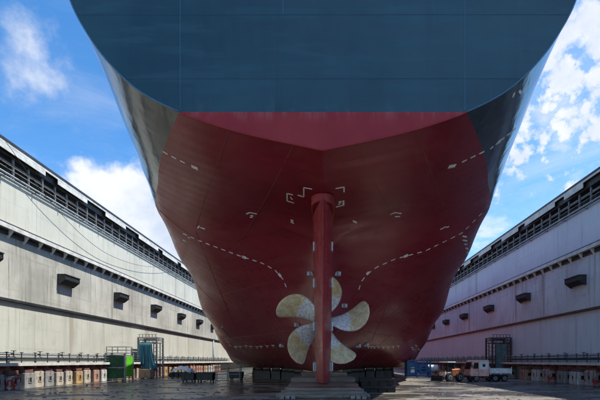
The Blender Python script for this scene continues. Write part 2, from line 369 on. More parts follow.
# ------------------------------------------------------------------ dock walls
def dock_wall(s, label, mats):
    root = thing('dock_wall', label, 'dock wall', (s*27, 30, 0))
    inv = Vector((s*27, 30, 0))
    def bld(mb, name, mat, bevel=0.0, parent=root, smooth=False):
        o = mb.build(name, mat, None, smooth, bevel, at=tuple(inv)); o.location = (0, 0, 0); o.parent = parent; return o
    def X(a): return s*a
    def bx(a0, a1, y0, y1, z0, z1):
        return MB().box(min(X(a0), X(a1)), max(X(a0), X(a1)), y0, y1, z0, z1)
    Y0, Y1 = -12, 225
    bld(bx(27, 31, Y0, Y1, -0.01, 7.48), 'lower_plate', mats[2])
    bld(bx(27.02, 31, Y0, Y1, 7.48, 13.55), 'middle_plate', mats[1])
    bld(bx(27, 31, Y0, Y1, 13.55, 18.05), 'upper_plate', mats[0])
    bld(bx(26.74, 27.0, Y0, Y1, 7.49, 7.74), 'rubbing_strip', M['dark_steel'] if s < 0 else M['rust_strip'], 0.03)
    # service ledge high on the wall, carried by brackets
    bld(bx(26.5, 27.0, Y0, Y1, 13.72, 13.78), 'service_ledge', M['trim'])
    bld(bx(26.44, 26.5, Y0, Y1, 13.56, 13.92), 'ledge_fascia', M['trim'])
    bld(bx(26.5, 26.57, Y0, Y1, 13.95, 14.05), 'ledge_kerb', M['dark_steel'])
    br = None
    y = 25.2
    while y < 115:
        if br is None:
            mb = MB().prism([(X(27.0)-inv.x, 13.71), (X(26.53)-inv.x, 13.71), (X(26.53)-inv.x, 13.50), (X(26.92)-inv.x, 12.95), (X(27.0)-inv.x, 12.95)], 'y', -0.04, 0.04)
            mb.box(min(X(26.96), X(27.0))-inv.x, max(X(26.96), X(27.0))-inv.x, -0.12, 0.12, 12.85, 13.4)
            br = mb.build('bracket', M['trim'], root); br.location = (0, y-30, 0)
        else: copyo(br, root, (0, y-30, 0))
        y += 1.82
    bld(bx(26.93, 27.005, 24, 118, 13.15, 13.6), 'under_ledge_strip', M['dark_steel'])  # flat dark strip along the wall behind the brackets
    # gallery under the top deck
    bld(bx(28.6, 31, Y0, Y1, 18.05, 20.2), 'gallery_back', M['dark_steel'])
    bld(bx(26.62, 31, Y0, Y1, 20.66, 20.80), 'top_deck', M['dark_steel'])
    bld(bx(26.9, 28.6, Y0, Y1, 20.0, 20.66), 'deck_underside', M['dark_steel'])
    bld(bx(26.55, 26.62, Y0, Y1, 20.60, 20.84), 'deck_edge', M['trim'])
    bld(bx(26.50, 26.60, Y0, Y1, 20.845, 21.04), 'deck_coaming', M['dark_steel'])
    ps = None; y = 25.9
    while y < 112:
        if ps is None:
            ps = MB().box(-0.07, 0.07, -0.07, 0.07, 18.05, 20.0).build('gallery_post', M['grey_steel'], root); ps.location = (-s*0.0+s*0.12, y-30, 0)
        else: copyo(ps, root, (s*0.12, y-30, 0))
        y += 1.82
    rnd = random.Random(3 if s < 0 else 9); y = 24.5
    while y < 112:
        L = rnd.choice((3.2, 5.0, 6.8))
        bld(bx(26.56, 26.62, y, y+L, 20.12, 20.60), 'fascia_plate', M['trim'], 0.0)
        y += L+rnd.choice((1.8, 2.6, 3.8))
    dg = None; y = 25.9
    while y < 112:
        if dg is None:
            dg = MB().tube([(s*0.16, 0, 18.15), (s*1.5, 0.9, 20.0)], 0.06, 6).build('gallery_brace', M['grey_steel'], root); dg.location = (0, y-30, 0)
        else: copyo(dg, root, (0, y-30, 0))
        y += 1.82
    for (a, z, r, mt) in ((26.86, 18.35, 0.085, 'pipe'), (26.82, 18.02, 0.07, 'pipe'), (26.9, 18.85, 0.035, 'grey_steel'), (26.9, 19.2, 0.03, 'grey_steel'), (27.3, 19.55, 0.12, 'grey_steel')):
        bld(MB().tube([(X(a), 20, z), (X(a), 112, z)], r, 8), 'service_pipe', M[mt], smooth=True)
    sp = None; y = 26.2
    while y < 110:
        if sp is None:
            sp = MB().box(-0.2, 0.2, -0.05, 0.05, 17.9, 18.0).build('pipe_bracket', M['grey_steel'], root); sp.location = (-s*0.18, y-30, 0)
        else: copyo(sp, root, (-s*0.18, y-30, 0))
        y += 3.64
    # weld seams of the plating
    for y in (35.6, 44.7, 53.8, 62.9, 72, 81.1, 90.2, 99.3):
        bld(bx(26.985, 27.0, y, y+0.05, 2.3, 7.47), 'weld_seam', mats[2])
        bld(bx(26.985, 27.0, y+2.1, y+2.15, 14.0, 18.0), 'weld_seam', mats[0])
    # low walkway
    bld(bx(25.5, 27.0, Y0, Y1, 2.02, 2.16), 'walkway_deck', M['grey_steel'])
    bld(bx(25.42, 25.5, Y0, Y1, 1.98, 2.24), 'walkway_kerb', M['trim'])
    for (z, r) in ((3.06, 0.03), (2.76, 0.024), (2.48, 0.024)):
        bld(MB().tube([(X(25.55), 18, z), (X(25.55), 112, z)], r, 6), 'handrail', M['grey_steel'], smooth=True)
    bld(MB().tube([(X(26.6), 10, 2.62), (X(26.6), 112, 2.62)], 0.13, 10), 'wall_pipe', M['dark_steel'], smooth=True)
    bld(MB().tube([(X(26.75), 10, 2.98), (X(26.75), 112, 2.98)], 0.08, 8), 'wall_pipe', M['grey_steel'], smooth=True)
    st = vv = None; y = 24.3; i = 0
    while y < 110:
        if st is None:
            mb = MB().box(-0.03, 0.03, -0.03, 0.03, 2.16, 3.1); mb.box(-0.035, 0.035, -0.16, 0.16, 3.09, 3.14)
            st = mb.build('stanchion', M['dark_steel'], root); st.location = (-s*1.45, y-30, 0)
        else: copyo(st, root, (-s*1.45, y-30, 0))
        if i % 2 == 0:
            if vv is None:
                mb = MB().tube([(0, 0, 2.62), (0, 0, 3.25)], 0.045, 6); mb.cyl((0, 0, 3.27), 'z', 0.2, 0.05, 12); mb.cyl((0, 0, 2.72), 'z', 0.13, 0.18, 10)
                vv = mb.build('valve', M['dark_steel'], root); vv.location = (-s*0.4, y-30+0.5, 0)
            else: copyo(vv, root, (-s*0.4, y-30+0.5, 0))
        y += 1.6; i += 1
    bm_ = None; y = 24.8
    while y < 110:
        if bm_ is None:
            bm_ = MB().box(min(-s*1.42, 0), max(-s*1.42, 0), -0.1, 0.1, 1.72, 2.02).build('walkway_beam', M['redbeam'], root); bm_.location = (0, y-30, 0)
        else: copyo(bm_, root, (0, y-30, 0))
        y += 1.55
    return root
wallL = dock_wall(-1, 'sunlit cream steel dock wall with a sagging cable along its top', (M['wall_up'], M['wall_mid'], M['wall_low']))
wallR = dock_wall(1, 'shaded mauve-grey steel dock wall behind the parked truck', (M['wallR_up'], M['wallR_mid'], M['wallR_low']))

# fenders hung on the walls
def fender(s, y, label, group):
    t = thing('wall_fender', label, 'fender', (s*27.02, y, 10.35), 0, group); t.scale = (0.8, 0.78, 0.82)
    k = -s
    prof = [(0, 0.0), (k*0.55, 0.0), (k*1.0, 0.42), (k*1.0, 1.0), (0, 1.0)]
    MB().prism(prof, 'y', -1.45, 1.45).build('rubber_block', M['black_rubber'], t, bevel=0.05)
    MB().box(min(0, k*1.08), max(0, k*1.08), -1.6, 1.6, 1.0, 1.12).build('cover_plate', M['dark_steel'], t)
    for e in (-1.5, 1.5):
        MB().prism([(0, -0.15), (k*0.2, -0.15), (k*1.02, 0.45), (k*1.02, 1.0), (0, 1.0)], 'y', e-0.045, e+0.045).build('side_plate', M['dark_steel'], t)
ORD = ['first', 'second', 'third', 'fourth', 'fifth', 'sixth', 'seventh', 'eighth', 'ninth', 'tenth', 'eleventh', 'twelfth', 'thirteenth']+['%dth' % i for i in range(14, 60)]
for y, q in ((31.6, 'third fender from the tower towards the stern'), (41.9, 'second fender from the tower towards the stern'), (52.9, 'first fender from the tower towards the stern'), (64.0, 'first fender past the tower'), (75.4, 'second fender past the tower'), (86.4, 'third fender past the tower'), (97.4, 'fourth fender past the tower')):
    fender(-1, y, 'black box on the sunlit cream wall, '+q.replace('the tower', 'the tarpaulin tower'), 'fenders on the cream wall')
    fender(1, y+0.3, 'black box on the shaded grey wall, '+q.replace('the tower', 'the dark tower'), 'fenders on the grey wall')

# sagging cable in front of the sunlit wall
pts = []
for i in range(41):
    u = i/40; y = 33.0+u*41; q = (u-0.40)/0.6 if u > 0.4 else (0.4-u)/0.4
    z = 15.55+5.1*(q**1.9)
    pts.append((-26.25-0.25*math.sin(u*3.1), y, min(z, 20.62)))
tag(MB().tube(pts, 0.024, 6).build('hanging_cable', M['dark_steel'], smooth=True, at=pts[0]), 'thin dark cable sagging from the top of the cream dock wall', 'cable')
tag(MB().tube([(-26.85, 98, 0), (-26.85, 98, 7.4)], 0.16, 10).build('drain_pipe', M['pipe'], smooth=True, at=(-26.85, 98, 0)), 'upright blue-grey pipe on the cream wall near the ship bilge', 'pipe')

# ------------------------------------------------------------------ ship hull
def pchip(xs, ys):
    xs = np.array(xs, float); ys = np.array(ys, float); h = np.diff(xs); d = np.diff(ys)/h
    m = np.zeros_like(ys)
    for i in range(1, len(xs)-1):
        if d[i-1]*d[i] > 0:
            w1 = 2*h[i]+h[i-1]; w2 = h[i]+2*h[i-1]; m[i] = (w1+w2)/(w1/d[i-1]+w2/d[i])
    m[0] = d[0]; m[-1] = d[-1]
    def f(x):
        x = min(max(x, xs[0]), xs[-1]); i = min(int(np.searchsorted(xs, x, side='right'))-1, len(xs)-2)
        t = (x-xs[i])/h[i]
        return float((2*t**3-3*t**2+1)*ys[i]+(t**3-2*t**2+t)*h[i]*m[i]+(-2*t**3+3*t**2)*ys[i+1]+(t**3-t**2)*h[i]*m[i+1])
    return f
ZS = [1.45, 2.5, 4, 5.4, 7, 8.5, 10, 11, 12, 13, 14, 15, 16.1, 17.25, 18.4, 20, 22.25, 25, 28]
Bm = 15.3
ST = {22: [0]*11+[4.6, 7.9, 10.1, 11.4, 12.7, 13.9, 14.6, 14.9],
      25: [0]*10+[3.6, 7.2, 9.8, 11.6, 12.6, 13.5, 14.3, 14.8, 15.0],
      28.7: [0]*9+[0.8, 6.2, 9.3, 11.8, 13.0, 13.8, 14.4, 14.8, 15.0, 15.1],
      31: [.25]*6+[0.3, 0.5, 1.5, 4.6, 8.2, 10.8, 12.8, 13.8, 14.4, 14.8, 15.1, 15.2, 15.25],
      33: [.35, .5, .75, 1.1, 1.0, 1.1, 2.0, 3.3, 5.4, 7.9, 10.2, 12.2, 13.8, 14.5, 14.9, 15.1, 15.2, 15.25, Bm],
      36.3: [.9, 1.4, 2.3, 3.0, 3.9, 5.2, 7.2, 8.9, 10.7, 12.3, 13.5, 14.4, 15.0, 15.2]+[Bm]*5,
      42: [2.0, 3.1, 4.8, 6.2, 8.0, 9.9, 12.0, 13.2, 14.2, 14.9, 15.2]+[Bm]*8,
      50: [4.8, 7.3, 10.0, 12.0, 13.8, 14.9, 15.25]+[Bm]*12,
      58: [10.0, 12.6, 14.2, 15.0]+[Bm]*15,
      66: [13.3, 14.9]+[Bm]*17, 165: [13.3, 14.9]+[Bm]*17,
      185: [6.0, 7.2, 8.0, 8.3, 8.6]+[9.0]*14, 202: [0.2]*19}
DS = sorted(ST)
lev = [pchip(DS, [ST[d][i] for d in DS]) for i in range(len(ZS))]
_cache = {}
def section(D):
    k = round(D, 3)
    if k not in _cache:
        z0 = zc(D); bl = min(1, max(0, (D-31)/2.0))
        if z0 <= ZS[0]+1e-6: _cache[k] = pchip(ZS, [g(D) for g in lev])
        else:
            keep = [i for i in range(len(ZS)) if ZS[i] > z0+0.3]; i0 = next(i for i in range(len(ZS)) if ZS[i] > z0+0.3)
            _cache[k] = pchip([z0]+[ZS[i] for i in keep], [bl*min(0.35, lev[i0](D))]+[lev[i](D) for i in keep])
    return _cache[k]
zc = pchip([22, 25, 28.7, 30.3, 31.0, 31.5, 31.9, 32.2, 32.6, 33.4, 50, 210], [14.0, 13.4, 12.9, 12.2, 10.9, 9.2, 7.4, 5.6, 3.4, 1.45, 1.45, 1.45])
zt = pchip([22, 32.6, 33.2, 36, 40, 150, 202], [26.5, 26.0, 25.2, 17.6, 17.0, 17.0, 19.5])
def hb(D, z):
    if z < zc(D): return 0.0
    return max(0.0, section(D)(z))
ship = thing('ship', 'huge dry-docked ship seen from the stern, blue above and red below', 'ship', (0, 22, 0))
SH = Vector((0, 22, 0))
Dl = list(np.arange(22, 34.01, 0.2))+list(np.arange(34.6, 70, 0.7))+list(np.arange(72, 204, 6.0))
WL = 16.1
def hull_rows(D, part):
    z0 = zc(D); top = zt(D)
    zk = max(13.9, z0+0.9)
    if part == 'red':
        zz = [z0]+[z0+(zk-z0)*(i/44)**(1.0 if D > 31 else 1.5) for i in range(0, 45)]
        zz += [zk+(WL-zk)*i/12 for i in range(1, 13)]
        return [(0.0 if i == 0 else (0.0 if (i == 1 and D < 31) else hb(D, z)), z) for i, z in enumerate(zz)]
    zz = [WL+(top-WL)*i/28 for i in range(29)]
    return [(hb(D, z), z) for z in zz]
def hull_mesh(part, name, mat):
    grid = [hull_rows(D, part) for D in Dl]; nr = len(grid[0]); vs = []; fs = []
    for sgn in (-1, 1):
        o = len(vs)
        for D, row in zip(Dl, grid): vs += [(sgn*b, D-22, z) for b, z in row]
        for i in range(len(Dl)-1):
            for j in range(nr-1):
                q = (o+i*nr+j, o+(i+1)*nr+j, o+(i+1)*nr+j+1, o+i*nr+j+1)
                fs.append(q if sgn < 0 else q[::-1])
    me = bpy.data.meshes.new(name); me.from_pydata(vs, [], fs)
    bm = bmesh.new(); bm.from_mesh(me)
    bmesh.ops.remove_doubles(bm, verts=bm.verts, dist=0.0005); bmesh.ops.dissolve_degenerate(bm, edges=bm.edges, dist=0.0005)
    bmesh.ops.recalc_face_normals(bm, faces=bm.faces)
    bm.to_mesh(me); bm.free()
    for p in me.polygons: p.use_smooth = True
    o = bpy.data.objects.new(name, me); C.objects.link(o); me.materials.append(mat); o.parent = ship
    return o
bottom = hull_mesh('red', 'bottom_plating', M['red']); bottom['label'] = 'dark red antifouled underwater hull'
side = hull_mesh('blue', 'topside_plating', M['blue']); side['label'] = 'glossy dark blue hull sides'
# decks
vs = []; fs = []
for i, D in enumerate(Dl): b = hb(D, zt(D)); vs += [(-b, D-22, zt(D)-0.02), (b, D-22, zt(D)-0.02)]
fs = [(2*i, 2*i+1, 2*i+3, 2*i+2) for i in range(len(Dl)-1)]
MB().add(vs, fs).build('deck', M['deckgreen'], ship)
# transom plates
def transom(z0, z1, n, name, mat):
    vs = []; fs = []
    for i in range(n+1):
        z = z0+(z1-z0)*i/n; b = max(hb(22, z), 0.001); vs += [(-b, 0.0, z), (b, 0.0, z)]
    fs = [(2*i, 2*i+1, 2*i+3, 2*i+2) for i in range(n)]
    return MB().add(vs, fs).build(name, mat, ship)
tr_red = transom(14.0, WL, 20, 'transom_lower', M['tred']); tr_red['label'] = 'red shallow V at the foot of the transom'
tr_blue = transom(WL, 26.5, 40, 'transom', M['tblue']); tr_blue['label'] = 'broad flat blue transom'
def rel(p): return (p[0], p[1]-22, p[2])
# weld seams on the transom
for (x0, x1, z, w) in ((-20, 20, 17.92, 0.03), (-20, 20, 21.45, 0.03)):
    b = hb(22, z)-0.02
    MB().box(-b, b, -0.012, 0.002, z, z+w).build('weld_seam', M['seam_blue'], tr_blue)
for x in (-7.85, -2.2, 7.8):
    z0 = 16.2 if abs(x) > 3 else 21.48
    MB().box(x-0.012, x+0.012, -0.014, 0.002, z0, 26.4).build('weld_seam', M['edge_bead'], tr_blue)
for sgn in (-1, 1):
    p = [(sgn*hb(22, z), -0.005, z) for z in np.linspace(16.1, 26.4, 50)]
    MB().tube(p, 0.045, 6).build('edge_bar', M['edge_bead'], tr_blue, smooth=True)
    p = [(sgn*max(0.0, hb(22, z)), -0.005, z-0.02) for z in np.linspace(14.0, 16.1, 30)]
    MB().tube(p, 0.05, 6).build('edge_bar', M['tred'], tr_red, smooth=True)

# ---- white marks, laid on the plating
from mathutils.bvhtree import BVHTree
_v = []; _f = []
for _o in (bottom, side):
    k0 = len(_v); _v += [v.co+SH for v in _o.data.vertices]; _f += [tuple(i+k0 for i in p.vertices) for p in _o.data.polygons]
BV = BVHTree.FromPolygons(_v, _f)
def hit(px, py):
    h = BV.ray_cast(Vector((0, 0, CAMH)), Vector(((px-VX)/F, 1, (VY-py)/F)).normalized())
    return h[0]
def hnorm(p):
    n = BV.find_nearest(p)[1]
    return -n if n.dot(Vector((0, 0, CAMH))-p) < 0 else n
def ribbon(pxs, w, name='painted_mark', par=None, mat=None):
    P = []
    for i in range(len(pxs)-1):
        for t in (0, 0.25, 0.5, 0.75): P.append(hit(pxs[i][0]+(pxs[i+1][0]-pxs[i][0])*t, pxs[i][1]+(pxs[i+1][1]-pxs[i][1])*t))
    P.append(hit(*pxs[-1])); vs = []
    if any(p is None for p in P): return None
    for i, p in enumerate(P):
        n = hnorm(p); t = (P[min(i+1, len(P)-1)]-P[max(i-1, 0)]).normalized(); sd = n.cross(t).normalized()*w/2
        vs += [rel(p+n*0.022+sd), rel(p+n*0.022-sd), rel(p-n*0.02+sd), rel(p-n*0.02-sd)]
    fs = []
    for i in range(len(P)-1):
        a, b = 4*i, 4*i+4
        fs += [(a, a+1, b+1, b), (a, b, b+2, a+2), (a+1, a+3, b+3, b+1)]
    e = 4*(len(P)-1); fs += [(0, 2, 3, 1), (e, e+1, e+3, e+2)]
    o = MB().add(vs, fs).build(name, mat or M['mark'], par or bottom)
    return o
def dashes(poly, n, duty, w, par=None):
    L = [0]
    for i in range(len(poly)-1): L.append(L[-1]+math.dist(poly[i], poly[i+1]))
    def at(s):
        for i in range(len(poly)-1):
            if s <= L[i+1]+1e-6:
                t = (s-L[i])/(L[i+1]-L[i]); return (poly[i][0]+(poly[i+1][0]-poly[i][0])*t, poly[i][1]+(poly[i+1][1]-poly[i][1])*t)
        return poly[-1]
    for k in range(n):
        a = L[-1]*(k/n); b = a+L[-1]/n*duty
        ribbon([at(a), at((a+b)/2), at(b)], w, 'line_dash', par)
dashes([(163, 151.5), (170, 155.5), (189, 165)], 3, 0.55, 0.11); ribbon([(191.5, 166), (198, 169)], 0.28)
dashes([(484, 151.5), (458, 164)], 3, 0.55, 0.11); ribbon([(448.5, 167), (455.5, 165.5)], 0.28)
dashes([(490, 149), (518, 126.5)], 5, 0.55, 0.11, side); ribbon([(497.5, 143), (500.5, 140.5)], 0.28, par=side)
dashes([(183, 233.5), (205, 243), (240, 256), (262, 263), (275, 270), (283, 279), (288, 291)], 15, 0.5, 0.085)
dashes([(482, 213), (462, 233), (425, 251), (395, 259), (377, 267), (367, 274), (361, 282), (357.5, 294)], 17, 0.5, 0.085)
ribbon([(242, 256.5), (246, 258)], 0.26); ribbon([(404, 256.8), (408, 255)], 0.26)
ribbon([(278.5, 273.5), (281, 276.5)], 0.24); ribbon([(366.5, 274.5), (369, 272)], 0.24)
def mk(L, w=0.11, par=None):
    for q in L: ribbon(q, w, par=par)
mk([[(287.5, 193.5), (293, 195)], [(287, 193.5), (287.2, 201)], [(287.5, 201), (294, 203)], [(290.5, 197), (292.5, 199.5)]], 0.085)
mk([[(303.5, 187.5), (312, 189)], [(303.8, 188), (303.8, 196.5)], [(297.5, 195), (303.8, 196.8)]], 0.085)
mk([[(335.5, 188.5), (344, 187)], [(344, 187), (344, 192)]], 0.085)
mk([[(343.3, 200.5), (343.5, 205)], [(335.8, 207), (343.5, 205)], [(338.5, 202), (341.5, 201.5)], [(338.5, 204.5), (340.5, 202.5)]], 0.13)
mk([[(291, 219.5), (293.5, 223.5)], [(291, 222.5), (293, 220)]], 0.10); mk([[(353, 220.5), (355, 222.5)], [(355, 221), (356.5, 223)]], 0.10)
mk([[(246.5, 214), (249.5, 212.5)], [(249.5, 212.5), (257.5, 214)], [(250.5, 215.5), (253.5, 216)], [(250, 217.5), (252.5, 217)]], 0.09)
mk([[(390, 214.5), (395, 212.5)], [(395, 212.5), (401.5, 213.5)], [(395, 216.5), (400, 216.5)]], 0.09)
mk([[(197.5, 228), (199.5, 226)], [(200.5, 227.5), (205, 229)]], 0.11); mk([[(440, 229.5), (446, 226.5)], [(446, 227.5), (449, 226.5)]], 0.09)
mk([[(462.5, 236), (466.5, 237)], [(463, 240), (467, 241)], [(464.5, 244), (467, 244.5)], [(466, 248), (468, 249)], [(467, 252.5), (468.5, 253)]], 0.13)
mk([[(183, 240), (186, 241.5)], [(188, 237), (190, 238.5)]], 0.10)
# row of small marks low on the hull
for (x, y) in ((240, 346.8), (251, 346.5), (273, 345.6), (371, 346.8), (398, 346), (236, 346.5), (246, 346), (257, 347), (261, 346.5), (267, 346), (281, 345), (368, 346.5), (374, 347), (378, 346.5), (383, 347), (388, 347), (393, 346.5)):
    mk([[(x-1.5, y-0.3), (x+1.5, y)], [(x, y+0.4), (x+0.4, y+2)]], 0.09)
for (x, y) in ((230, 345), (357, 346), (412, 347), (416, 345), (413, 349), (419, 349)): mk([[(x-1, y), (x+1.2, y+1.2)]], 0.09)
# bilge keel slits
for q in ([(222, 328), (231, 339)], [(395, 361), (409, 351)]): ribbon([q[0], ((q[0][0]+q[1][0])/2, (q[0][1]+q[1][1])/2), q[1]], 0.10, 'bilge_keel', mat=M['dark_steel'])
mk([[(221.5, 326.5), (223, 327.5)], [(226, 341), (229, 343)], [(234, 347), (237, 348)]], 0.09)
mk([[(514, 93), (513, 97)], [(519, 90.5), (521, 93)]], 0.14, side)
# plate butts: fine raised weld lines running round the sections
def girth(D, z0, z1, par, mat, sgn):
    P = [(sgn*(hb(D, z)+0.001), D-22, z) for z in np.linspace(max(z0, zc(D)+0.15), z1, 26)]
    MB().tube(P, 0.022, 5).build('weld_seam', mat, par, smooth=True)
for D in (35, 44, 53):
    for sgn in (-1, 1): girth(D, 2.2, 16.0, bottom, M['red'], sgn)
for q in ([(229, 131), (217, 165), (206, 194), (196, 228)], [(293, 146), (268, 195), (240, 243), (206, 276)], [(356, 146), (372, 178), (391, 214)], [(417, 131), (428, 165), (440, 194), (449, 222)],
          [(196, 232), (215, 280), (232, 320)], [(452, 232), (434, 285), (418, 330)], [(240, 250), (262, 300), (280, 340)], [(405, 260), (385, 310), (372, 340)]):
    ribbon(q, 0.03, 'weld_seam', mat=M['seam_red'])
for z in (9.2, 5.2):
    for sgn in (-1, 1):
        P = [(sgn*hb(D, z), D-22, z) for D in np.linspace(34, 66, 40)]
        MB().tube(P, 0.02, 5).build('weld_seam', M['red'], bottom, smooth=True)

# ---- rudder: tapering foil, trailing edge aft
def foil(z, le, te, th, n=14):
    pts = []
    for i in range(n+1):
        u = i/n; x = 2.6*th/2*(1.4845*math.sqrt(u)-0.63*u-1.758*u*u+1.4215*u**3-0.508*u**4)*0.77; pts.append((x, le+(te-le)*u, z))
    return pts+[(-p[0], p[1], p[2]) for p in pts[-1:0:-1]]
rud_secs = [(1.02, 30.0, 24.6, 1.0), (1.25, 29.9, 24.5, 1.06), (6.5, 30.1, 24.5, 1.25), (11.3, 30.1, 24.5, 1.42), (12.4, 30.0, 24.5, 1.42)]
vs = []; fs = []; m = None
for (z, le, te, th) in rud_secs:
    q = [rel(p) for p in foil(z, le, te, th)]; m = len(q); vs += q
for i in range(len(rud_secs)-1): fs += [(i*m+k, i*m+(k+1) % m, (i+1)*m+(k+1) % m, (i+1)*m+k) for k in range(m)]
fs += [tuple(range(m-1, -1, -1)), tuple(range((len(rud_secs)-1)*m, len(rud_secs)*m))]
rudder = MB().add(vs, fs).build('rudder', M['rudder'], ship); rudder['label'] = 'tall red rudder with a knife-like trailing edge'
for p in rudder.data.polygons: p.use_smooth = len(p.vertices) == 4
rudder.data.set_sharp_from_angle(angle=R(35))
MB().tube([(0, 24.52-22, 1.3), (0, 24.52-22, 12.3)], 0.03, 6).build('trailing_edge_bar', M['tred'], rudder)
hb_pts = [(sx*0.78*math.sin(a), 26.6-22-0.75*math.cos(a)) for sx in (1,) for a in np.linspace(-math.pi/2, math.pi/2, 13)]
MB().prism(hb_pts+[(0.78, 30.2-22), (-0.78, 30.2-22)], 'z', 12.72, 13.3).build('rudder_headbox', M['rudder'], ship, bevel=0.06)
MB().cyl((0, 27.6-22, 12.45), 'z', 0.5, 0.4, 16).build('rudder_stock', M['rudder'], ship)
for z in (3.2, 5.4, 7.6, 9.8):
    for sgn in (-1, 1):
        P = []
        for u in np.linspace(0.06, 0.97, 12):
            i = next(k for k in range(len(rud_secs)-1) if rud_secs[k+1][0] >= z); a, b = rud_secs[i], rud_secs[i+1]; t = (z-a[0])/(b[0]-a[0])
            le, te, th = [a[k]+(b[k]-a[k])*t for k in (1, 2, 3)]
            x = 2.6*th/2*(1.4845*math.sqrt(u)-0.63*u-1.758*u*u+1.4215*u**3-0.508*u**4)*0.77
            P.append((sgn*x, le+(te-le)*u-22, z))
        MB().tube(P, 0.014, 5).build('weld_seam', M['rudder'], rudder, smooth=True)
def anode(p, sx, sz, sy, par, ry=0):
    o = MB().box(-sx/2, sx/2, -sy/2, sy/2, -sz/2, sz/2).build('anode', M['anode'], par, bevel=0.02)
    o.location = (p[0], p[1]-22, p[2]); o.rotation_euler = (0, ry, 0)
    b = MB().box(-sx*0.15, sx*0.15, -sy/2-0.02, -sy/2+0.02, -sz*0.62, sz*0.62).build('anode_strap', M['grey_steel'], None)
    b.parent = par; b.location = o.location; b.rotation_euler = o.rotation_euler
for z in (10.2, 7.7, 4.75, 2.0):
    for sgn in (-1, 1): anode((sgn*0.56, 27.4, z), 0.24, 0.6, 0.5, rudder)
for (px, py) in ((310.5, 274), (337.5, 274), (297.5, 325), (344, 306), (282, 345.5), (358, 346), (366, 345)):
    p = hit(px, py); n = hnorm(p); anode(p+n*0.02, 0.52, 0.32, 0.4, bottom)

# ---- propeller
prop = bpy.data.objects.new('propeller', None); C.objects.link(prop); prop.parent = ship
PC = (0.0, 31.0-22, CAMH+39*31/400); prop.location = PC; prop['label'] = 'five-bladed bronze propeller with scoured pale blade roots'
MB().tube([(0, -1.3, 0), (0, -1.0, 0), (0, -0.5, 0), (0, 0.6, 0), (0, 1.5, 0)], [0.12, 0.40, 0.58, 0.70, 0.85], 24).build('hub', M['hub'], prop, smooth=True)
def make_blade():
    R0, R1 = 0.5, 3.78; ns, ntt = 26, 16
    ch = pchip([0, 0.12, 0.3, 0.5, 0.7, 0.85, 0.94, 0.985, 1.0], [1.3, 1.4, 1.7, 2.02, 2.2, 1.98, 1.45, 0.80, 0.02])
    sk = pchip([0, 0.3, 0.6, 0.85, 1.0], [0.0, -0.10, -0.02, 0.14, 0.28])
    ph = pchip([0, 0.3, 0.6, 1.0], [R(62), R(42), R(31), R(24)])
    vs = []; st = []
    for side_ in (0, 1):
        for i in range(ns+1):
            s = 1-(1-i/ns)**1.6; r = R0+(R1-R0)*s; c = ch(s); p = ph(s); th = 0.16*(1-s)+0.035
            for j in range(ntt+1):
                t = -1+2*j/ntt; cc = t*c/2
                ang = sk(s)+cc*math.cos(p)/max(r, 0.6); ax = cc*math.sin(p)+0.10*s+0.10*t*t
                ax += (1 if side_ else -1)*th*(1-t*t)*0.5
                vs.append((-r*math.sin(ang), ax, r*math.cos(ang)))
                e = min((1-abs(t))*c/2, (R1-r))
                st.append((r/R1, e, 0))
    fs = []; row = ntt+1; off = (ns+1)*row
    for i in range(ns):
        for j in range(ntt):
            q = (i*row+j, i*row+j+1, (i+1)*row+j+1, (i+1)*row+j); fs.append(q); fs.append(tuple(off+k for k in q[::-1]))
    for i in range(ns):
        for j in (0, ntt): fs.append((i*row+j, (i+1)*row+j, off+(i+1)*row+j, off+i*row+j))
    me = bpy.data.meshes.new('blade'); me.from_pydata(vs, [], fs)
    a = me.attributes.new('st', 'FLOAT_VECTOR', 'POINT')
    for i, q in enumerate(st): a.data[i].vector = q
    for p in me.polygons: p.use_smooth = True
    me.materials.append(M['blade']); return me
bme = make_blade()
for k in range(5):
    o = bpy.data.objects.new('blade', bme); C.objects.link(o); o.parent = prop
    o.rotation_euler = (0, R(90-(5+72*k)), 0)

# ------------------------------------------------------------------ blocks the ship rests on
def timber_pile():
    t = thing('keel_block_stack', 'stepped stack of weathered timbers under the rudder', 'timber stack', (0, 29, 0))
    rnd = random.Random(4)
    layers = [(0.0, 0.20, 25.9, 31.5, 3.05), (0.20, 0.40, 26.4, 31.8, 2.78), (0.40, 0.60, 26.9, 32.0, 2.55), (0.60, 0.80, 27.4, 32.4, 2.4), (0.80, 1.10, 30.3, 33.6, 2.45), (1.10, 1.44, 33.3, 35.6, 1.9)]
    for li, (z0, z1, y0, y1, w) in enumerate(layers):
        y = y0; i = 0
        while y < y1-0.1:
            d = rnd.uniform(0.24, 0.34)
            if i > 8: d = 1.2
            j = rnd.uniform(-0.12, 0.12); e = rnd.uniform(0, 0.18)
            MB().box(-w+j+e, w+j, y-29, y-29+d-0.02, z0+0.003, z1-0.006).build('timber', M[rnd.choice(('timber', 'timber', 'timber2', 'timber3') if li < 3 else ('timber', 'timber', 'timber3'))], t, bevel=0.015)
            y += d; i += 1
    for sx in (-1, 1):
        for k in range(3):
            MB().box(sx*(1.9+0.35*k)-0.14, sx*(1.9+0.35*k)+0.14, 25.35-29-0.1*k, 26.0-29-0.11, 0.004, 0.16).build('wedge', M['timber2'], t, bevel=0.01)
timber_pile()
def zhull(D, x):
    z = 1.45
    while hb(D, z) < abs(x) and z < 14: z += 0.03
    return z
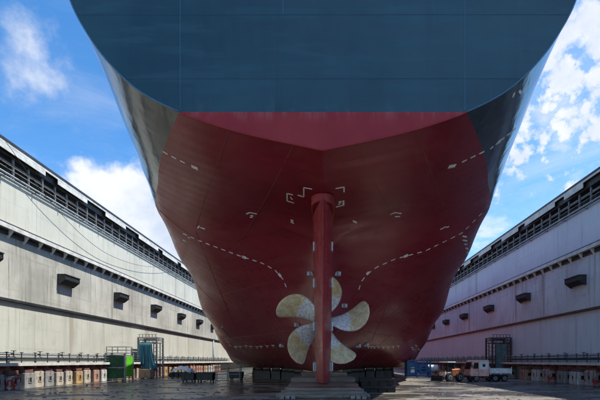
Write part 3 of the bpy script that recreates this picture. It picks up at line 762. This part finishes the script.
def ship_block(x, y, w, d, label, group, lower='dark'):
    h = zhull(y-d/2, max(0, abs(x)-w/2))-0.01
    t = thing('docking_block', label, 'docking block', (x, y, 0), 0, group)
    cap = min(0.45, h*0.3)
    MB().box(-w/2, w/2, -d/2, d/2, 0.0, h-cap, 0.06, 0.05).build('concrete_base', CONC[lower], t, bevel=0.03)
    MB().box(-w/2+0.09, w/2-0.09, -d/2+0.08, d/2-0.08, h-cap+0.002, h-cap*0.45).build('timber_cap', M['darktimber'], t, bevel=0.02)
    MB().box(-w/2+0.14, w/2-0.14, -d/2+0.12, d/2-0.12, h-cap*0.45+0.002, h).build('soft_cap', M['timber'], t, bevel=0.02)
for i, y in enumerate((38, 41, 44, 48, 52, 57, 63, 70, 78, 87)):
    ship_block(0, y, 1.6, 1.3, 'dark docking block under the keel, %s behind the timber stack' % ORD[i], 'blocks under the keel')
for sgn in (-1, 1):
    side_l = 'cream' if sgn < 0 else 'grey'
    for i, (x, y) in enumerate(((2.6, 43.5), (3.6, 47), (4.6, 50), (6.0, 51.5), (7.6, 54), (9.2, 57.5), (5.5, 57), (10.5, 63), (6, 64), (11, 71), (6.5, 72), (11, 80), (11, 90))):
        ship_block(sgn*x, y, 1.15, 1.2, 'dark docking block under the bilge facing the %s wall, %s from the rudder' % (side_l, ORD[i]), 'bilge blocks towards the %s wall' % side_l)
# heavy crib beside the rudder, shade put into its timber colour
t = thing('timber_crib', 'heavy timber crib beside the rudder, shade painted into its dark timbers', 'timber crib', (4.2, 31.6, 0))
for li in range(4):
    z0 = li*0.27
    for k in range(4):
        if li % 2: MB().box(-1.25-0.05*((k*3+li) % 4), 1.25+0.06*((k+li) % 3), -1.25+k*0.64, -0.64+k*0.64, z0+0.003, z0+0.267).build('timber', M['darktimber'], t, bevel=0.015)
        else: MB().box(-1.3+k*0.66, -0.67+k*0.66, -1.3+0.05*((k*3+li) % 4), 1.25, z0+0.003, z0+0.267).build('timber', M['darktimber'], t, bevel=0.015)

# ------------------------------------------------------------------ blocks under the walkways
def stored_block(s, y, kind, w, h, cap, place, rounded=False):
    wall = 'cream' if s < 0 else 'grey'
    lab = {'cream': 'pale cream', 'grey': 'plain grey', 'salmon': 'salmon pink', 'orange': 'ochre orange', 'white': 'chalky white', 'red-daubed': 'red-daubed grey', 'dark': 'plain dark'}[kind]  # the dark kind only has a darker concrete tone
    lab = lab+(' round-topped' if rounded else '')+' concrete block under the walkway, '+place
    t = thing('concrete_block', lab, 'block', (s*(26.1+random.uniform(-0.02, 0.12)), y+random.uniform(-0.05, 0.05), 0), R(random.uniform(-3, 3)), '%s blocks under the %s walkway' % (kind, wall))
    k = -s
    if rounded:
        pts = [(-w/2, 0)]+[(-w/2*math.cos(a), h-w/2+w/2*math.sin(a)*0.9) for a in np.linspace(0, math.pi, 11)]+[(w/2, 0)]
        MB().prism(pts, 'x', -0.55, 0.55).build('body', CONC[kind], t, bevel=0.03)
    else: MB().box(-0.55, 0.55, -w/2, w/2, 0, h).build('body', CONC[kind], t, bevel=0.035)
    q = 0.13
    fr = MB()
    x0, x1 = (k*0.551, k*0.60)
    zc0 = h*0.55
    for (a, b, c, d) in ((-q-0.06, -q, zc0-q*1.5-0.06, zc0+q*1.5+0.06), (q, q+0.06, zc0-q*1.5-0.06, zc0+q*1.5+0.06), (-q, q, zc0-q*1.5-0.06, zc0-q*1.5), (-q, q, zc0+q*1.5, zc0+q*1.5+0.06)):
        fr.box(min(x0, x1), max(x0, x1), a, b, c, d)
    fr.build('pocket_rim', CONC[kind], t)
    MB().box(min(k*0.552, k*0.575), max(k*0.552, k*0.575), -q, q, zc0-q*1.5, zc0+q*1.5).build('pocket_shade', M['hole_shade'], t)  # flat dark plate, painted shade of a hollow pocket
    MB().box(-0.2, 0.2, -w/2-0.006, -w/2-0.002, zc0-0.2, zc0+0.2).build('pocket_shade', M['hole_shade'], t)
    if cap:
        MB().box(-0.48, 0.48, -w/2+0.1, w/2-0.1, h+0.002, min(1.70, h+cap)).build('timber_cap', M['timber3'], t, bevel=0.02)
rb = random.Random(12)
seq = [('grey', 1.3), ('red-daubed', 1.25), ('grey', 1.35), ('cream', 1.45), ('grey', 1.4), ('cream', 1.3), ('cream', 1.35), ('orange', 1.3), ('cream', 1.4), ('salmon', 1.35), ('white', 1.35)]
ys = [31.6, 33.2, 34.9, 36.2, 37.5, 38.9, 40.4, 42.0, 43.5, 45.4, 46.9]
for i, ((kd, h), y) in enumerate(zip(seq, ys)): stored_block(-1, y, kd, 1.12 if y > 33 else 1.2, h, 0.35, ORD[len(ys)-1-i]+' from the hoist cage towards the stern', rounded=(kd == 'red-daubed'))
y = 50.5; nb = 0
while y < 100:
    stored_block(-1, y, rb.choice(['cream', 'salmon', 'white', 'orange', 'grey', 'cream', 'salmon']), 1.15, rb.uniform(1.2, 1.45), rb.choice((0, 0.3)), ORD[nb]+' past the hoist cage'); nb += 1; y += rb.uniform(1.5, 2.3)
for nb, (y, kd, h) in enumerate(((36.2, 'dark', 1.4), (38.5, 'red-daubed', 1.5), (40.9, 'white', 1.3), (43.2, 'grey', 1.3), (46.0, 'red-daubed', 1.45), (48.4, 'white', 1.35), (51.2, 'salmon', 1.3), (56, 'grey', 1.3), (59, 'white', 1.3), (63, 'grey', 1.3), (68, 'salmon', 1.3), (73, 'grey', 1.3), (79, 'white', 1.3), (86, 'grey', 1.3))):
    stored_block(1, y, kd, 1.5, h, 0.3, ORD[6-nb]+' from the dark tower towards the stern' if nb < 7 else ORD[nb-7]+' past the dark tower')

# ------------------------------------------------------------------ gear along the cream wall
M['green'] = paint('backlit_green_netting', (0.13, 0.62, 0.03), 0.5, 0.2, 2)  # bright tone puts backlight through the netting into the colour
M['dkgreen'] = paint('dark_green_netting', (0.012, 0.075, 0.03), 0.8, 0.4, 4)
M['teal'] = paint('teal_tarpaulin', (0.03, 0.16, 0.21), 0.55, 0.5, 1.2, streak=True)
M['greyteal'] = paint('grey_teal_door_paint', (0.10, 0.15, 0.17), 0.6, 0.35, 1.5, rust=0.2)
M['whitecloth'] = paint('white_sheet', (0.72, 0.72, 0.70), 0.7, 0.2, 2)
M['blue_mach'] = paint('machine_blue_paint', (0.012, 0.11, 0.33), 0.4, 0.3, 3, rust=0.15)
M['orange'] = paint('faded_orange_paint', (0.50, 0.14, 0.045), 0.5, 0.35, 3, rust=0.3)
M['pink'] = paint('faded_pink_paint', (0.88, 0.50, 0.44), 0.42, 0.2, 2, rust=0.12)
M['white'] = paint('white_paint', (0.80, 0.82, 0.82), 0.45, 0.2, 2, rust=0.15)
M['rubber'] = paint('tyre_rubber', (0.018, 0.018, 0.018), 0.8, 0.3, 5)
gl = MatB('vehicle_glass'); gl.color((0.02, 0.025, 0.03)).set('Roughness', 0.08); M['glass'] = gl.m
M['wood_ply'] = timber('plywood', (0.36, 0.22, 0.12), (0.50, 0.34, 0.21))

# netted green hoist cage
t = thing('hoist_cage', 'steel hoist cage with dark green netting and one bright green side', 'cage', (-24.55, 49, 0))
for (x, y) in ((-1.4, -1.2), (0.9, -1.2), (1.15, 0.2), (-1.4, 0.2)):
    MB().box(x-0.09, x+0.09, y-0.09, y+0.09, 0.02, 3.35).build('post', M['grey_steel'], t)
for z in (0.15, 1.55, 3.05): MB().box(-1.3, 0.8, -1.26, -1.14, z, z+0.12).build('cross_beam', M['grey_steel'], t)
for z in (0.35, 3.0): MB().prism([(0.93, -1.1), (1.03, -1.1), (1.22, 0.1), (1.12, 0.1)], 'z', z, z+0.1).build('cross_beam', M['grey_steel'], t)
for (z0, z1) in ((0.3, 1.53), (1.69, 3.03)): MB().box(-1.28, 0.78, -1.17, -1.13, z0, z1).build('netting_panel', M['dkgreen'], t)
MB().prism([(0.99, -1.1), (1.03, -1.1), (1.20, 0.1), (1.16, 0.1)], 'z', 0.5, 2.95).build('side_panel', M['green'], t)
MB().box(-1.4, 1.1, -1.15, 0.15, 3.3, 3.38).build('roof_deck', M['grey_steel'], t)
for z in (3.7, 4.1): MB().tube([(-1.35, -1.15, z), (1.0, -1.15, z), (1.1, 0.15, z), (-1.35, 0.15, z), (-1.35, -1.15, z)], 0.035, 6).build('guard_rail', M['grey_steel'], t)
for (x, y) in ((-1.35, -1.15), (0, -1.15), (1.0, -1.15), (1.1, 0.15), (-1.35, 0.15)): MB().box(x-0.03, x+0.03, y-0.03, y+0.03, 3.38, 4.12).build('guard_post', M['grey_steel'], t)
for x in (-1.1, 0.6): MB().cyl((x, -1.15, 0.13), 'y', 0.13, 0.1, 12).build('caster', M['rubber'], t)

def stair_tower(s, y, x, w, label, tarps):
    t = thing('access_tower', label, 'tower', (x, y, 0))
    fm = M['grey_steel'] if s < 0 else M['dark_steel']
    d = 1.1
    for sx in (-1, 1):
        for yy in (-d, d):
            MB().box(sx*w-0.1, sx*w+0.1, yy-0.1, yy+0.1, 0, 5.75).build('column', fm, t)
            MB().box(sx*(w-0.42)-0.05, sx*(w-0.42)+0.05, yy-0.06, yy+0.06, 0, 5.1).build('inner_column', fm, t)
        n = 9
        for i in range(n):
            z = 0.3+i*0.56
            MB().box(min(sx*(w-0.38), sx*(w-0.08)), max(sx*(w-0.38), sx*(w-0.08)), -d-0.05, -d+0.05, z, z+0.07).build('rung', fm, t)
            MB().tube([(sx*w, -d+0.1, z), (sx*w, d-0.1, z+0.5)], 0.03, 5).build('brace', fm, t)
    for z in (4.95, 5.3, 5.68):
        for yy in (-d, d): MB().box(-w+0.1, w-0.1, yy-0.07, yy+0.07, z, z+0.09).build('head_beam', fm, t)
        for sx in (-1, 1): MB().box(sx*w-0.06, sx*w+0.06, -d+0.1, d-0.1, z, z+0.09).build('head_beam', fm, t)
    for i in range(6):
        u = -w+0.15+i*(2*w-0.3)/5; MB().tube([(u, -d, 5.05), (u+(2*w-0.3)/10, -d, 5.66)], 0.03, 5).build('brace', fm, t)
        MB().box(u-0.03, u+0.03, -d-0.03, -d+0.03, 5.77, 6.1).build('guard_post', fm, t)
    MB().box(-w, w, -d-0.03, -d+0.03, 6.1, 6.16).build('guard_rail', fm, t)
    MB().box(-w+0.1, w-0.1, -d+0.1, d-0.1, 5.5, 5.56).build('head_deck', fm, t)
    for i in range(tarps):
        x0 = -w*0.62+i*(w*1.35/tarps)+0.1; vs = []; n = 10
        for a in range(n+1):
            u = a/n
            for b in range(9):
                v = b/8-0.5; fold = 0.12*math.sin(b*1.9+i*2)*(0.4+u)
                vs.append((x0+v*(0.62+0.35*u)+0.42*i*u*u, -d-0.28-fold-0.35*u-0.03*i, 4.9-u*(3.1+1.5*((i*5) % 3)/2)))
        fs = [(a*9+b, a*9+b+1, (a+1)*9+b+1, (a+1)*9+b) for a in range(n) for b in range(8)]
        o = MB().add(vs, fs).build('tarpaulin', M['teal'], t, smooth=True)
        o.modifiers.new('thickness', 'SOLIDIFY').thickness = 0.02
    if tarps == 0:
        MB().box(-w+0.5, -0.02, -d+0.15, -d+0.22, 0.2, 4.85).build('door_leaf', M['greyteal'], t)
        MB().box(0.02, w-0.5, -d+0.15, -d+0.22, 0.2, 4.85).build('door_leaf', M['greyteal'], t)
    return t
stair_tower(-1, 57.5, -24.75, 1.3, 'grey steel access tower hung with teal tarpaulins by the cream wall', 3)
stair_tower(1, 58.0, 25.4, 1.3, 'dark steel access tower with tall grey-teal doors by the grey wall', 0)
# plywood crate at the tower foot, sheeted pile, bins, trestle
t = thing('plywood_crate', 'small plywood crate at the foot of the tarpaulin tower', 'crate', (-24.1, 54.6, 0))
MB().box(-0.75, 0.75, -0.5, 0.5, 0.1, 1.25).build('body', M['wood_ply'], t)
for x in (-0.72, -0.02, 0.68): MB().box(x-0.05, x+0.07, -0.54, -0.502, 0.1, 1.25).build('batten', M['timber2'], t)
for x in (-0.6, 0.5): MB().box(x, x+0.12, -0.5, 0.5, 0, 0.1).build('runner', M['timber'], t)
t = thing('sheeted_pile', 'heap of gear under a white arched sheet near the dark bins', 'covered pile', (-19.9, 56.5, 0))
n = 14; vs = []
for a in range(n+1):
    u = a/n
    for b in range(6):
        vs.append((-1.75+3.4*u, -0.6+b*0.24, 0.75-0.10*(5-b)+0.95*math.sin(math.pi*min(1, u*0.93+0.05))**0.75+0.06*math.sin(a*1.7+b)))
fs = [(a*6+b, a*6+b+1, (a+1)*6+b+1, (a+1)*6+b) for a in range(n) for b in range(5)]
o = MB().add(vs, fs).build('sheet', M['whitecloth'], t, smooth=True); o.modifiers.new('thickness', 'SOLIDIFY').thickness = 0.06
for i in range(5): MB().cyl((-1.4+i*0.68, 0.1, 0.45), 'y', 0.42, 1.0, 14).build('drum', M['dark_steel'], t)
for i in range(4): MB().tube([(-1.5+i*0.95, 0.1, 0), (-1.5+i*0.95, 0.1, 1.3)], 0.05, 6).build('prop', M['dark_steel'], t)
def skip(x, y, w, h, label):
    t = thing('steel_skip', label, 'bin', (x, y, 0))
    o = MB()
    o.prism([(-w/2, 0.22), (w/2, 0.22), (w/2+0.08, h), (w/2+0.02, h), (w/2-0.05, 0.28), (-w/2+0.05, 0.28), (-w/2-0.02, h), (-w/2-0.08, h)], 'y', -0.6, 0.6)
    o.build('tub', M['dark_steel'], t)
    for yy in (-0.6, 0.57): MB().prism([(-w/2, 0.24), (w/2, 0.24), (w/2+0.05, h-0.01), (-w/2-0.05, h-0.01)], 'y', yy-0.02, yy+0.02).build('end_plate', M['dark_steel'], t)
    MB().box(-w/2-0.12, w/2+0.12, -0.68, -0.62, h-0.1, h+0.02).build('rim', M['dark_steel'], t)
    for xx in (-w/2+0.15, w/2-0.15):
        for yy in (-0.5, 0.5): MB().box(xx-0.07, xx+0.07, yy-0.07, yy+0.07, 0, 0.24).build('leg', M['dark_steel'], t)
    for xx in (-w/4, w/4): MB().box(xx-0.04, xx+0.04, -0.66, -0.62, 0.25, h-0.1).build('rib', M['dark_steel'], t)
skip(-15.25, 45.6, 1.3, 1.02, 'smaller black steel skip standing beside a wider one')
skip(-13.35, 45.6, 1.7, 1.12, 'wider black steel skip standing beside a smaller one')
skip(-10.9, 50.5, 1.5, 1.05, 'black steel skip tucked behind the steel trestle under the hull')
t = thing('steel_trestle', 'long open steel trestle table close to the ship bilge', 'trestle', (-12.1, 50.0, 0))
MB().box(-1.35, 1.9, -0.55, 0.4, 1.62, 1.74).build('top', M['grey_steel'], t)
for x in (-1.25, 0.25, 1.8):
    for y in (-0.48, 0.33): MB().box(x-0.05, x+0.05, y-0.05, y+0.05, 0, 1.62).build('leg', M['grey_steel'], t)
MB().box(-1.2, 1.75, -0.5, -0.44, 0.7, 0.78).build('stretcher', M['grey_steel'], t)
MB().box(-1.2, 1.75, -0.5, -0.44, 1.15, 1.2).build('stretcher', M['grey_steel'], t)

# ------------------------------------------------------------------ vehicles and gear along the grey wall
def wheel(x, y, z, r, w, par):
    wh = bpy.data.objects.new('wheel', None); C.objects.link(wh); wh.parent = par; wh.location = (x, y, z)
    mb = MB().tube([(0, -w/2, 0), (0, -w/2+0.03, 0), (0, w/2-0.03, 0), (0, w/2, 0)], [r-0.04, r, r, r-0.04], 24); mb.build('tyre', M['rubber'], wh)
    MB().cyl((0, -w/2-0.004, 0), 'y', r*0.58, 0.03, 18).build('rim', M['grey_steel'], wh)
    MB().cyl((0, -w/2-0.035, 0), 'y', r*0.22, 0.05, 10).build('hub_cap', M['dark_steel'], wh)
t = thing('flatbed_truck', 'small pink-cabbed truck with a white dropside bed by the grey wall', 'truck', (19.3, 47.2, 0), R(4))
# nose to the left (-x), length along x
cabp = [(-2.32, 0.62), (-2.34, 1.35), (-2.12, 2.28), (-1.95, 2.5), (-0.22, 2.52), (-0.12, 2.4), (-0.12, 0.62)]
MB().prism(cabp, 'y', -0.92, 0.92).build('cab', M['pink'], t, bevel=0.05)
MB().prism([(-2.08, 1.5), (-1.92, 2.2), (-1.42, 2.2), (-1.42, 1.5)], 'y', -0.945, -0.93).build('side_window', M['glass'], t)
MB().box(-1.30, -0.24, -0.95, -0.93, 1.42, 2.34).build('pale_panel', M['white'], t)
MB().cyl((-0.78, -0.96, 1.88), 'y', 0.19, 0.03, 18).build('round_emblem', M['dark_steel'], t)
MB().add([(-2.355, -0.78, 1.44), (-2.355, 0.78, 1.44), (-2.14, 0.74, 2.26), (-2.14, -0.74, 2.26)], [(0, 1, 2, 3)]).build('windscreen', M['glass'], t)
MB().box(-2.42, -2.30, -0.95, 0.95, 0.45, 0.68).build('bumper', M['dark_steel'], t)
for y in (-0.7, 0.7): MB().box(-2.37, -2.33, y-0.14, y+0.14, 0.85, 1.05).build('headlight', M['white'], t)
MB().tube([(-2.1, -0.93, 1.9), (-2.25, -1.12, 1.9)], 0.015, 6).build('mirror_arm', M['dark_steel'], t)
MB().box(-2.3, -2.24, -1.2, -1.04, 1.62, 2.0).build('mirror', M['dark_steel'], t)
MB().box(-1.42, -1.40, -0.935, -0.925, 0.7, 1.5).build('door_gap', M['dark_steel'], t)
MB().box(-1.62, -1.48, -0.955, -0.93, 1.22, 1.28).build('door_handle', M['dark_steel'], t)
MB().box(-2.2, 2.45, -0.4, 0.4, 0.5, 0.72).build('chassis', M['dark_steel'], t)
MB().box(-0.04, 2.55, -0.95, 0.95, 0.86, 0.97).build('bed_floor', M['grey_steel'], t)
for y in (-0.95, 0.91):
    for i in range(2): MB().box(-0.02+i*1.28, 1.22+i*1.28, y, y+0.04, 0.98, 1.52).build('dropside', M['white'], t)
MB().box(2.5, 2.55, -0.9, 0.9, 0.98, 1.52).build('tailgate', M['white'], t)
MB().box(-0.08, -0.03, -0.9, 0.9, 0.98, 1.75).build('headboard', M['white'], t)
for x in (0.0, 1.24, 2.52): MB().box(x-0.03, x+0.03, -0.985, -0.955, 0.8, 1.72 if x > 2 else 1.54).build('stake', M['white'], t)
for x in (-1.62, 0.62, 1.74):
    for y in (-0.78, 0.78): wheel(x, y, 0.38, 0.38, 0.24, t)
MB().box(-0.75, -0.15, -0.85, -0.55, 0.4, 0.75).build('fuel_tank', M['dark_steel'], t)

t = thing('wheel_loader', 'compact faded orange wheel loader parked beside the truck', 'loader', (14.7, 46.6, 0), R(28))
MB().prism([(-0.15, 0.6), (1.55, 0.6), (1.62, 0.85), (1.55, 1.35), (1.25, 1.5), (-0.15, 1.45)], 'y', -0.62, 0.62).build('engine_hood', M['orange'], t, bevel=0.07)
MB().box(1.35, 1.72, -0.7, 0.7, 0.45, 0.95).build('counterweight', M['orange'], t, bevel=0.08)
for y in (-0.4, 0.4): MB().cyl((1.6, y, 1.15), 'x', 0.09, 0.05, 10).build('tail_lamp', M['white'], t)
MB().box(-1.15, -0.15, -0.5, 0.5, 0.55, 1.15).build('front_frame', M['white'], t, bevel=0.05)
for (x, y) in ((-0.75, -0.52), (0.25, -0.52), (0.25, 0.52), (-0.75, 0.52)): MB().box(x-0.045, x+0.045, y-0.045, y+0.045, 1.15, 2.2).build('cab_pillar', M['dark_steel'], t)
MB().box(-0.9, 0.4, -0.65, 0.65, 2.2, 2.3).build('cab_roof', M['white'], t, bevel=0.03)
MB().box(-0.70, 0.2, -0.535, -0.515, 1.3, 2.18).build('cab_glass', M['glass'], t)
MB().box(0.20, 0.22, -0.47, 0.47, 1.5, 2.18).build('cab_glass', M['glass'], t)
MB().box(-0.4, 0.0, -0.25, 0.25, 1.15, 1.55).build('seat', M['dark_steel'], t)
for y in (-0.42, 0.42): MB().prism([(-0.9, 1.25), (-0.85, 1.4), (-1.95, 0.55), (-1.95, 0.38)], 'y', y-0.06, y+0.06).build('lift_arm', M['orange'], t)
MB().prism([(-1.85, 0.05), (-2.65, 0.02), (-2.65, 0.07), (-2.0, 0.14), (-1.92, 0.75), (-1.8, 0.75)], 'y', -0.9, 0.9).build('bucket', M['dark_steel'], t)
for x in (-0.7, 0.85):
    for y in (-0.72, 0.72): wheel(x, y, 0.52, 0.52, 0.34, t)

t = thing('hose_reel_cart', 'bright blue frame cart with a big hose reel by the hull', 'hose reel', (13.6, 57.5, 0))
for x in (-1.6, -0.3, 1.6):
    for y in (-0.8, 0.8): MB().box(x-0.09, x+0.09, y-0.09, y+0.09, 0.1, 2.5).build('post', M['blue_mach'], t)
for z in (0.15, 1.2, 2.38):
    for y in (-0.8, 0.8): MB().box(-1.5, 1.5, y-0.08, y+0.08, z, z+0.16).build('rail', M['blue_mach'], t)
MB().box(-1.5, -0.35, -0.75, 0.7, 0.3, 2.3).build('machine_box', M['blue_mach'], t, bevel=0.04)
MB().box(-1.15, -0.62, -0.775, -0.755, 0.75, 1.5).build('notice_panel', M['white'], t)
for yy in (-0.45, 0.45): MB().cyl((0.75, yy, 1.25), 'y', 0.78, 0.08, 24).build('reel_flange', M['blue_mach'], t)
MB().cyl((0.75, 0, 1.25), 'y', 0.6, 0.8, 24).build('hose_coil', M['rubber'], t)
MB().cyl((0.75, -0.55, 1.25), 'y', 0.3, 0.08, 16).build('reel_hub', M['rubber'], t)
t = thing('water_tank', 'small white tank on legs between the blue cart and the loader', 'tank', (16.0, 58.5, 0))
MB().tube([(-0.8, 0, 1.35), (-0.7, 0, 1.35), (0.7, 0, 1.35), (0.8, 0, 1.35)], [0.35, 0.5, 0.5, 0.35], 18).build('tank_body', M['white'], t, smooth=True)
for x in (-0.5, 0.5):
    for y in (-0.3, 0.3): MB().box(x-0.05, x+0.05, y-0.05, y+0.05, 0, 1.0).build('leg', M['dark_steel'], t)
MB().cyl((0, 0, 1.9), 'z', 0.14, 0.14, 12).build('filler_cap', M['dark_steel'], t)

# loose chips and grit on the dock floor
rg = random.Random(21); mb = MB()
for i in range(1600):
    x = rg.uniform(-24, 24); y = 23+60*rg.random()**1.6
    if abs(x) < 5.8 and 25 < y < 36: continue
    q = rg.choice((0.03, 0.04, 0.05, 0.07, 0.10)); a = rg.uniform(0, 3.14); l = q*rg.uniform(1, 3); h = q*rg.uniform(0.3, 0.7)
    ca, sa = math.cos(a), math.sin(a)
    P = [(-l, -q), (l*0.8, -q*0.7), (l, q), (-l*0.7, q*0.9)]
    vs = [(x+p*ca-r*sa, y+p*sa+r*ca, 0.001) for p, r in P]+[(x+0.6*(p*ca-r*sa), y+0.6*(p*sa+r*ca), h) for p, r in P]
    mb.add(vs, [(4, 5, 6, 7), (0, 1, 5, 4), (1, 2, 6, 5), (2, 3, 7, 6), (3, 0, 4, 7)])
o = mb.build('grit', CONC['dark']); o['kind'] = 'stuff'; tag(o, 'loose grey chips and grit scattered over the dock floor', 'grit')
